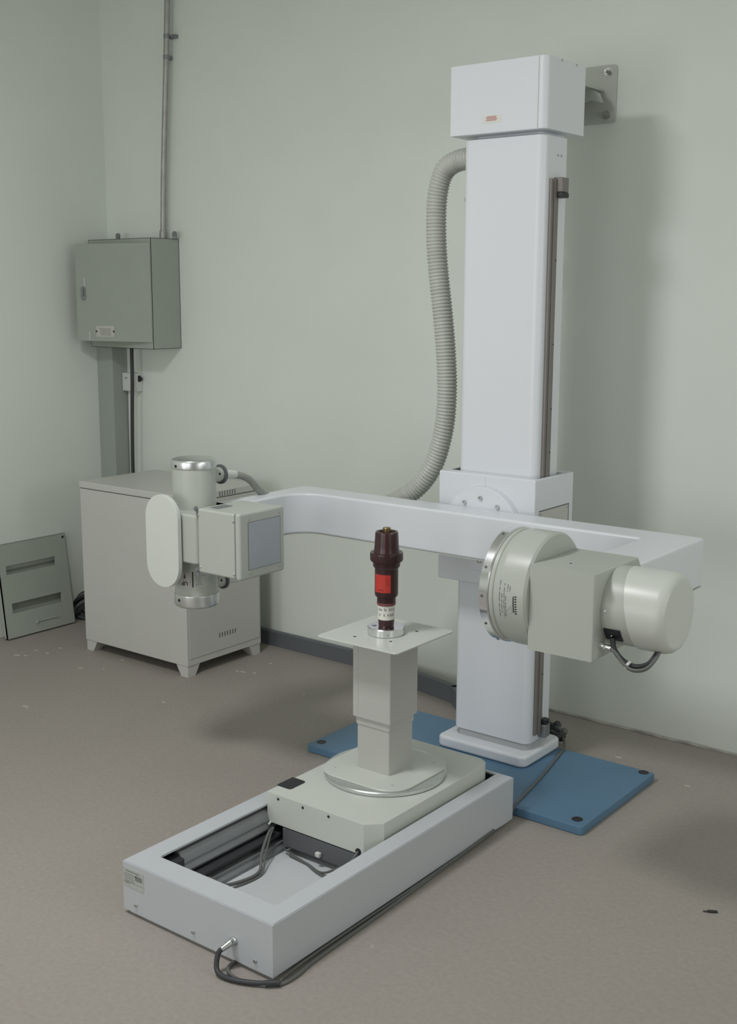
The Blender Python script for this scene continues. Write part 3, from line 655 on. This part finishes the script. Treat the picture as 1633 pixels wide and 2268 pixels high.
for xx, yy in ((-4.733, 4.05), (-4.357, 4.085)):
    b = BM(); cyl(b, (xx, yy, EZ1), (xx, yy, EZ1+.012), .011, n=14); lathe(b, [(.008, -.004), (.014, -.004), (.014, .004), (.008, .004)], (xx, yy, EZ1+.022), 'y', n=18)
    put('lifting_eye', b, M_extr, eb, 'small eye bolt on top')
# conduit
b = BM(); CP = [(-4.440, 4.085, 1.953), (-4.424, 4.085, 2.25), (-4.402, 4.085, 2.55), (-4.383, 4.085, 2.80), (-4.366, 4.085, 3.05), (-4.353, 4.085, ZC)]
tube(b, CP, .0135, n=18, step=.05)
cd = thing('conduit_pipe', (-4.44, 4.085, 1.953), 'thin galvanised conduit rising from the electrical box top to the ceiling', 'pipe')
put('pipe', b, M_galv, cd)
b = BM(); cyl(b, (-4.440, 4.085, 1.953), (-4.438, 4.085, 1.995), .0175, n=18, ch=.002); put('coupling', b, M_galv, cd)
for zz, sx, px in ((2.893, 1, -4.376), (2.80, -1, -4.383)):
    b = BM(); lathe(b, [(.0137, -.010), (.0155, -.010), (.0155, .010), (.0137, .010)], (px, 4.085, zz), n=18); box(b, px+sx*.012, px+sx*.040 if sx > 0 else px-.026, 4.10, YB, zz-.008, zz+.008, .001, 1)
    box(b, px-.004, px+.004, 4.095, YB, zz-.008, zz+.008)
    if sx > 0: cyl(b, (px+.028, YB, zz), (px+.028, 4.088, zz), .007, n=6)
    put('clamp', b, M_extr, cd)

# corner duct, socket, cables
cdk = thing('corner_cable_duct', (-4.84, 4.07, 0), 'grey upright cable duct in the corner below the electrical box', 'cable duct')
b = BM(); box(b, -4.90, -4.7805, 4.023, YB, 0, EZ0, .002, 1); put('duct', b, M_trunk, cdk)
b = BM(); box(b, -4.7806, -4.7795, 4.03, YB-.002, 0, EZ0); put('lid', b, M_trunk, cdk)
so = thing('wall_socket', (-4.72, YB, 1.195), 'white surface wall socket beside the corner duct behind a black cable', 'socket')
b = BM(); box(b, -4.778, -4.665, 4.083, YB, 1.190, 1.284, .004, 2); put('housing', b, M_socket, so)
b = BM()
for xx, zz in ((-4.752, 1.257), (-4.742, 1.257)): box(b, xx-.0022, xx+.0022, 4.0825, 4.084, zz-.004, zz+.004)
put('slots', b, M_ink, so)
b = BM(); box(b, -4.666, -4.6635, 4.092, 4.112, 1.240, 1.272, .001, 1); put('plug', b, M_black, so, 'black plug in the socket side')
b = BM(); cyl(b, (-4.664, 4.102, 1.255), (-4.652, 4.102, 1.255), .010, n=14); put('plug', b, M_black, so)
b = BM(); tube(b, [(-4.652, 4.045, 1.425), (-4.655, 4.045, 1.25), (-4.665, 4.045, 1.05), (-4.672, 4.045, .85), (-4.672, 4.045, .74), (-4.665, 4.04, .5), (-4.66, 4.04, .2), (-4.64, 4.03, .012)], .0095, n=14)
solo('power_cable', b, M_rubber, (-4.65, 4.045, 0), 'black power cable hanging from the electrical box down behind the cabinet', 'cable')
b = BM(); tube(b, [(-4.760, YB-.007, 1.190), (-4.764, YB-.007, 1.10), (-4.766, YB-.007, .9), (-4.766, YB-.007, .6), (-4.766, YB-.007, .05)], .0065, n=10)
solo('white_cable', b, M_whitecable, (-4.766, YB-.007, .05), 'thin white cable down the wall below the socket', 'cable')

# ================================================================== LEANING PANEL
t = BM(); LW, LH = .412, .470
def pnl(u0, u1, v0, v1, w0=0., w1=.012): box(t, u0, u1, v0, v1, w0, w1)
pnl(0, LW, 0, .122); pnl(0, LW, .172, .317); pnl(0, LW, .361, LH)
for v0, v1, ua, ub in ((.122, .172, .046, .350), (.317, .361, .038, .338)): pnl(0, ua, v0, v1); pnl(ub, LW, v0, v1)
box(t, 0, LW, 0, .003, -.012, .012); box(t, 0, .003, 0, LH, -.012, .012); box(t, LW-.003, LW, 0, LH, -.012, .012); box(t, 0, LW, LH-.003, LH, -.012, .012)
box(t, .02, LW-.02, .10, LH-.06, -.034, -.030)  # backing added behind the slots so that they look shaded
lean = math.atan2(.058, .47)
ux = Vector((0, 1, 0)); vx = Vector((-math.sin(lean), 0, math.cos(lean))); wx = ux.cross(vx); o_ = Vector((-4.829, 3.336, .0045))
MP = Matrix(((ux.x, vx.x, wx.x, o_.x), (ux.y, vx.y, wx.y, o_.y), (ux.z, vx.z, wx.z, o_.z), (0, 0, 0, 1)))
lp = thing('cover_panel', (-4.83, 3.54, 0), 'grey green cover panel with two slots, leaning on the left wall', 'panel')
t.transform(MP); put('plate', t, M_panel, lp)
b = BM(); box(b, .172, .308, .050, .058, .012, .018, .002, 1); box(b, .172, .184, .044, .064, .012, .022, .002, 1); box(b, .296, .308, .046, .058, .012, .018); b.transform(MP); put('handle', b, M_panel, lp, 'small bar handle')
b = BM(); cyl(b, (.395, .452, .012), (.395, .452, .015), .006, n=12); b.transform(MP); put('screw', b, M_black, lp)
# bundle of cables behind the cabinet
bz = thing('cable_bundle', (-4.60, 3.86, 0), 'dark bundle of coiled cables on the floor between cabinet and leaning panel', 'cable bundle')
for k in range(9):
    b = BM(); y0 = 3.815+.015*(k % 3); z0 = .03+.018*k; xx = -4.86
    y0 = 3.785+.013*(k % 3); q = k/8
    tube(b, [(-4.45, y0+.03, .14+.05*q), (-4.62, y0+.02, .145+.045*q), (-4.78, y0+.005, .09+.075*q), (-4.852-.012*q, y0, .035+.085*q), (-4.868+.006*(k % 2), y0+.006, .02+.05*q), (-4.85+.01*(k % 3), y0+.02, .0125+.012*q), (-4.76, y0+.05, .0125+.01*q), (-4.55, y0+.06, .0125+.01*q)], .0095, n=8, step=.02)
    put('cable_strand', b, (M_rubber, M_greycable, mat('blue_black_sheath', (.035, .045, .065), .5))[k % 3] if k < 3 else (M_rubber, M_greycable)[k % 2], bz)
# grey floor duct along the back wall
b = BM()
def duct_run(p, q, w, h):
    p, q = Vector(p), Vector(q); d = (q-p).normalized(); n = Vector((-d.y, d.x, 0))
    t = BM(); A = [t.verts.new(P+n*s*w/2+Vector((0, 0, z))) for P in (p,) for s, z in ((-1, 0), (1, 0), (1, h), (-1, h))]
    B_ = [t.verts.new(P+n*s*w/2+Vector((0, 0, z))) for P in (q,) for s, z in ((-1, 0), (1, 0), (1, h), (-1, h))]
    t.faces.new(A); t.faces.new(B_)
    for k in range(4): t.faces.new((A[k], A[(k+1) % 4], B_[(k+1) % 4], B_[k]))
    bmesh.ops.recalc_face_normals(t, faces=t.faces); merge(b, t)
duct_run((-3.95, 4.105, 0), (-3.24, 4.095, 0), .030, .070)
duct_run((-3.25, 4.097, 0), (-2.58, 3.952, 0), .030, .074)
duct_run((-2.595, 3.955, 0), (-2.42, 3.80, 0), .030, .074)
solo('floor_trunking', b, M_duct, (-3.2, 4.09, 0), 'dark slate grey trunking strip along the floor at the back wall', 'trunking')
# connectors behind the column foot
cb = thing('plug_cluster', (-2.02, 3.80, 0), 'cluster of dark grey plugs and cables behind the column foot', 'plugs')
for k, (p, q, r) in enumerate((((-2.07, 3.795, .035), (-2.015, 3.80, .088), .017), ((-2.03, 3.80, .02), (-1.985, 3.80, .068), .015), ((-2.10, 3.79, .03), (-2.055, 3.79, .096), .014))):
    b = BM(); cyl(b, p, q, r, r*.85, n=18, ch=.003); put('plug', b, M_greycable if k else M_rubber, cb)
for k in range(4):
    b = BM(); tube(b, [(-2.20, 3.76, .05+.01*k), (-2.10, 3.775+.01*k, .045+.012*k), (-2.04+.01*k, 3.79, .05+.008*k), (-2.0, 3.80+.006*k, .035), (-2.03, 3.82, .012), (-2.14, 3.835, .010)], .008, n=8, step=.015); put('cable', b, (M_rubber, M_greycable)[k % 2], cb)
b = BM(); box(b, -2.42, -2.36, 3.80, 3.86, 0, .19, .004, 1); put('junction_block', b, M_black, cb)
# cable from the column foot over the plate and along the track
b = BM(); tube(b, [(-1.99, 3.79, .04), (-1.972, 3.765, .036), (-1.948, 3.722, .036), (-1.934, 3.675, .035), (-1.905, 3.55, .035), (-1.875, 3.41, .035), (-1.845, 3.24, .035), (-1.835, 3.175, .032), (-1.828, 3.12, .012), (-1.816, 2.98, .005), (-1.803, 2.66, .005), (-1.796, 2.45, .005), (-1.788, 2.11, .005), (-1.779, 2.02, .005), (-1.787, 1.962, .005), (-1.825, 1.930, .005), (-1.879, 1.915, .005), (-1.925, 1.924, .005), (-1.942, 1.945, .005), (-1.944, 1.970, .005)], .0048, n=10)
solo('trailing_cable', b, M_greycable, (-1.83, 3.0, 0), 'long grey cable from the column foot over the blue plate and along the track', 'cable')
b = BM(); P1 = P0+Vector((0, -.010, 0))+d*.028
tube(b, [P1, P1+d*.012+Vector((0, 0, -.004)), (-1.948, 1.905, .018), (-1.925, 1.898, .0085), (-1.88, 1.905, .0085), (-1.83, 1.928, .0085), (-1.795, 1.957, .0085)], .0068, n=12)
sl = thing('sleeved_cable', (-1.88, 1.905, 0), 'short black cable plugged into the track front, bending round its corner', 'cable')
put('sheath', b, M_rubber, sl)
b = BM(); tube(b, [(-1.812, 1.938, .0095), (-1.785, 1.962, .0095)], .0085, n=12); put('tape_end', b, M_rubber, sl)
b = BM(); tube(b, [(-1.79, 1.958, .0085), (-1.797, 2.0, .0085), (-1.803, 2.1, .0085), (-1.805, 2.3, .0085), (-1.804, 2.5, .0085), (-1.803, 2.8, .013), (-1.806, 3.0, .018)], .0035, n=8); put('thin_lead', b, M_greycable, sl)
# debris on the floor
b = BM(); t = BM(); box(t, -.016, .012, -.005, .004, 0, .006, .002, 1); box(t, -.028, -.012, -.003, .001, .002, .0045, .001, 1); t.transform(Matrix.Translation((-1.076, 2.968, 0)) @ Matrix.Rotation(.55, 4, 'Z')); merge(b, t)
solo('debris_chip', b, M_ink, (-1.076, 2.968, 0), 'small dark debris chip on the bare floor at lower right', 'debris')
fl_lab = {0: 'largest pale paint flake, on the floor beyond the right corner of the blue plate'}
def flake(x, y, s, lab):
    t = BM(); n = random.randint(5, 8); lo = []
    for k in range(n):
        a = 2*PI*k/n; r = s*.8*(.45+.7*random.random()); lo.append((x+r*math.cos(a)*1.45+r*math.sin(a)*.5, y+r*math.sin(a)*.6))
    prism(t, lo, 'z', 0, .0022); o = solo('paint_flake', t, M_flake, (x, y, 0), lab, 'paint flake', 'paint flakes on the floor')
flake(-1.780, 3.830, .016, fl_lab[0])
flake(-1.476, 3.742, .010, 'pale paint flake on the floor, right of the blue plate towards the picture edge')
flake(-3.9641, 2.81, .020, 'pale paint flake on the open floor at the far left edge of the picture')
flake(-3.55, 3.2, .011, 'pale paint flake on the floor, left of the blue plate below the cabinet corner foot')
for (x, y, s) in ((-4.195, 3.28, .011), (-4.10, 3.335, .008), (-4.14, 3.48, .009), (-4.58, 3.325, .010), (-4.585, 3.22, .017), (-4.55, 3.24, .013), (-4.50, 3.33, .010), (-4.52, 3.42, .010)):
    flake(x, y, s, 'pale paint flake on the floor in front of the leaning panel and cabinet')
for (x, y, s) in ((-3.57, 3.70, .012), (-3.52, 3.72, .010), (-3.555, 3.87, .011), (-3.60, 3.69, .010)):
    flake(x, y, s, 'pale paint flake on the floor just right of the white cabinet')
flake(-3.155, 3.64, .009, 'pale paint flake on the floor between cabinet and grey pedestal')

# ================================================================== LIGHT
def area(name, loc, size, power, color=(.995, .985, 1.0), target=None, sy=None):
    l = bpy.data.lights.new(name, 'AREA'); l.energy = power; l.color = color; l.shape = 'RECTANGLE'; l.size = size; l.size_y = sy or size
    o = bpy.data.objects.new(name, l); COL.objects.link(o); o.location = loc
    if target: o.rotation_euler = (Vector(target)-Vector(loc)).to_track_quat('-Z', 'Y').to_euler()
    return o
area('ceiling_light', (-2.48, 1.42, 3.12), .46, 41)
area('front_left_fill_light', (-3.2, -2.5, 1.5), 1.4, 34, target=(-3.2, 4, 1.5), sy=1.8)  # added soft fill for the frontal light
area('front_right_fill_light', (-1.0, -2.5, 1.5), 1.4, 19.5, target=(-1.0, 4, 1.5), sy=1.8)  # second added fill from the front wall, which has no window
area('side_fill_light', (2.2, 1.5, 1.4), 1.6, 13.5, target=(-4, 1.5, 1.4), sy=1.6)  # fill added from the right; no real window behind it
area('high_side_fill_light', (2.2, 3.0, 2.2), 1.0, 17, target=(-4, 3.0, 1.8))  # higher fill added on the right to balance tones, not a real window
w = bpy.data.worlds.new('room_world'); sc.world = w; w.use_nodes = True
w.node_tree.nodes['Background'].inputs['Color'].default_value = (.5, .52, .5, 1); w.node_tree.nodes['Background'].inputs['Strength'].default_value = 0

# ================================================================== CAMERA
cam = bpy.data.cameras.new('camera'); co = bpy.data.objects.new('camera', cam); COL.objects.link(co); sc.camera = co
r = Vector((0.7913323, 0.6113767, 0.0034135)); u = Vector((-0.1131792, 0.1410017, 0.9835187)); f = Vector((-0.6008191, 0.7786765, -0.1807744))
co.matrix_world = Matrix(((r.x, u.x, -f.x, 0), (r.y, u.y, -f.y, 0), (r.z, u.z, -f.z, 1.68), (0, 0, 0, 1)))
cam.sensor_fit = 'VERTICAL'; cam.sensor_height = 36; cam.lens = 41.28995; cam.clip_start = .05
for o in bpy.data.objects:
    if '_o' in o: del o['_o']
sc.view_settings.view_transform = 'Standard'; sc.view_settings.look = 'None'; sc.view_settings.exposure = .05; sc.view_settings.gamma = 1
sc.view_settings.use_curve_mapping = False
sc.cycles.use_denoising = True; sc.cycles.max_bounces = 8; sc.cycles.diffuse_bounces = 6
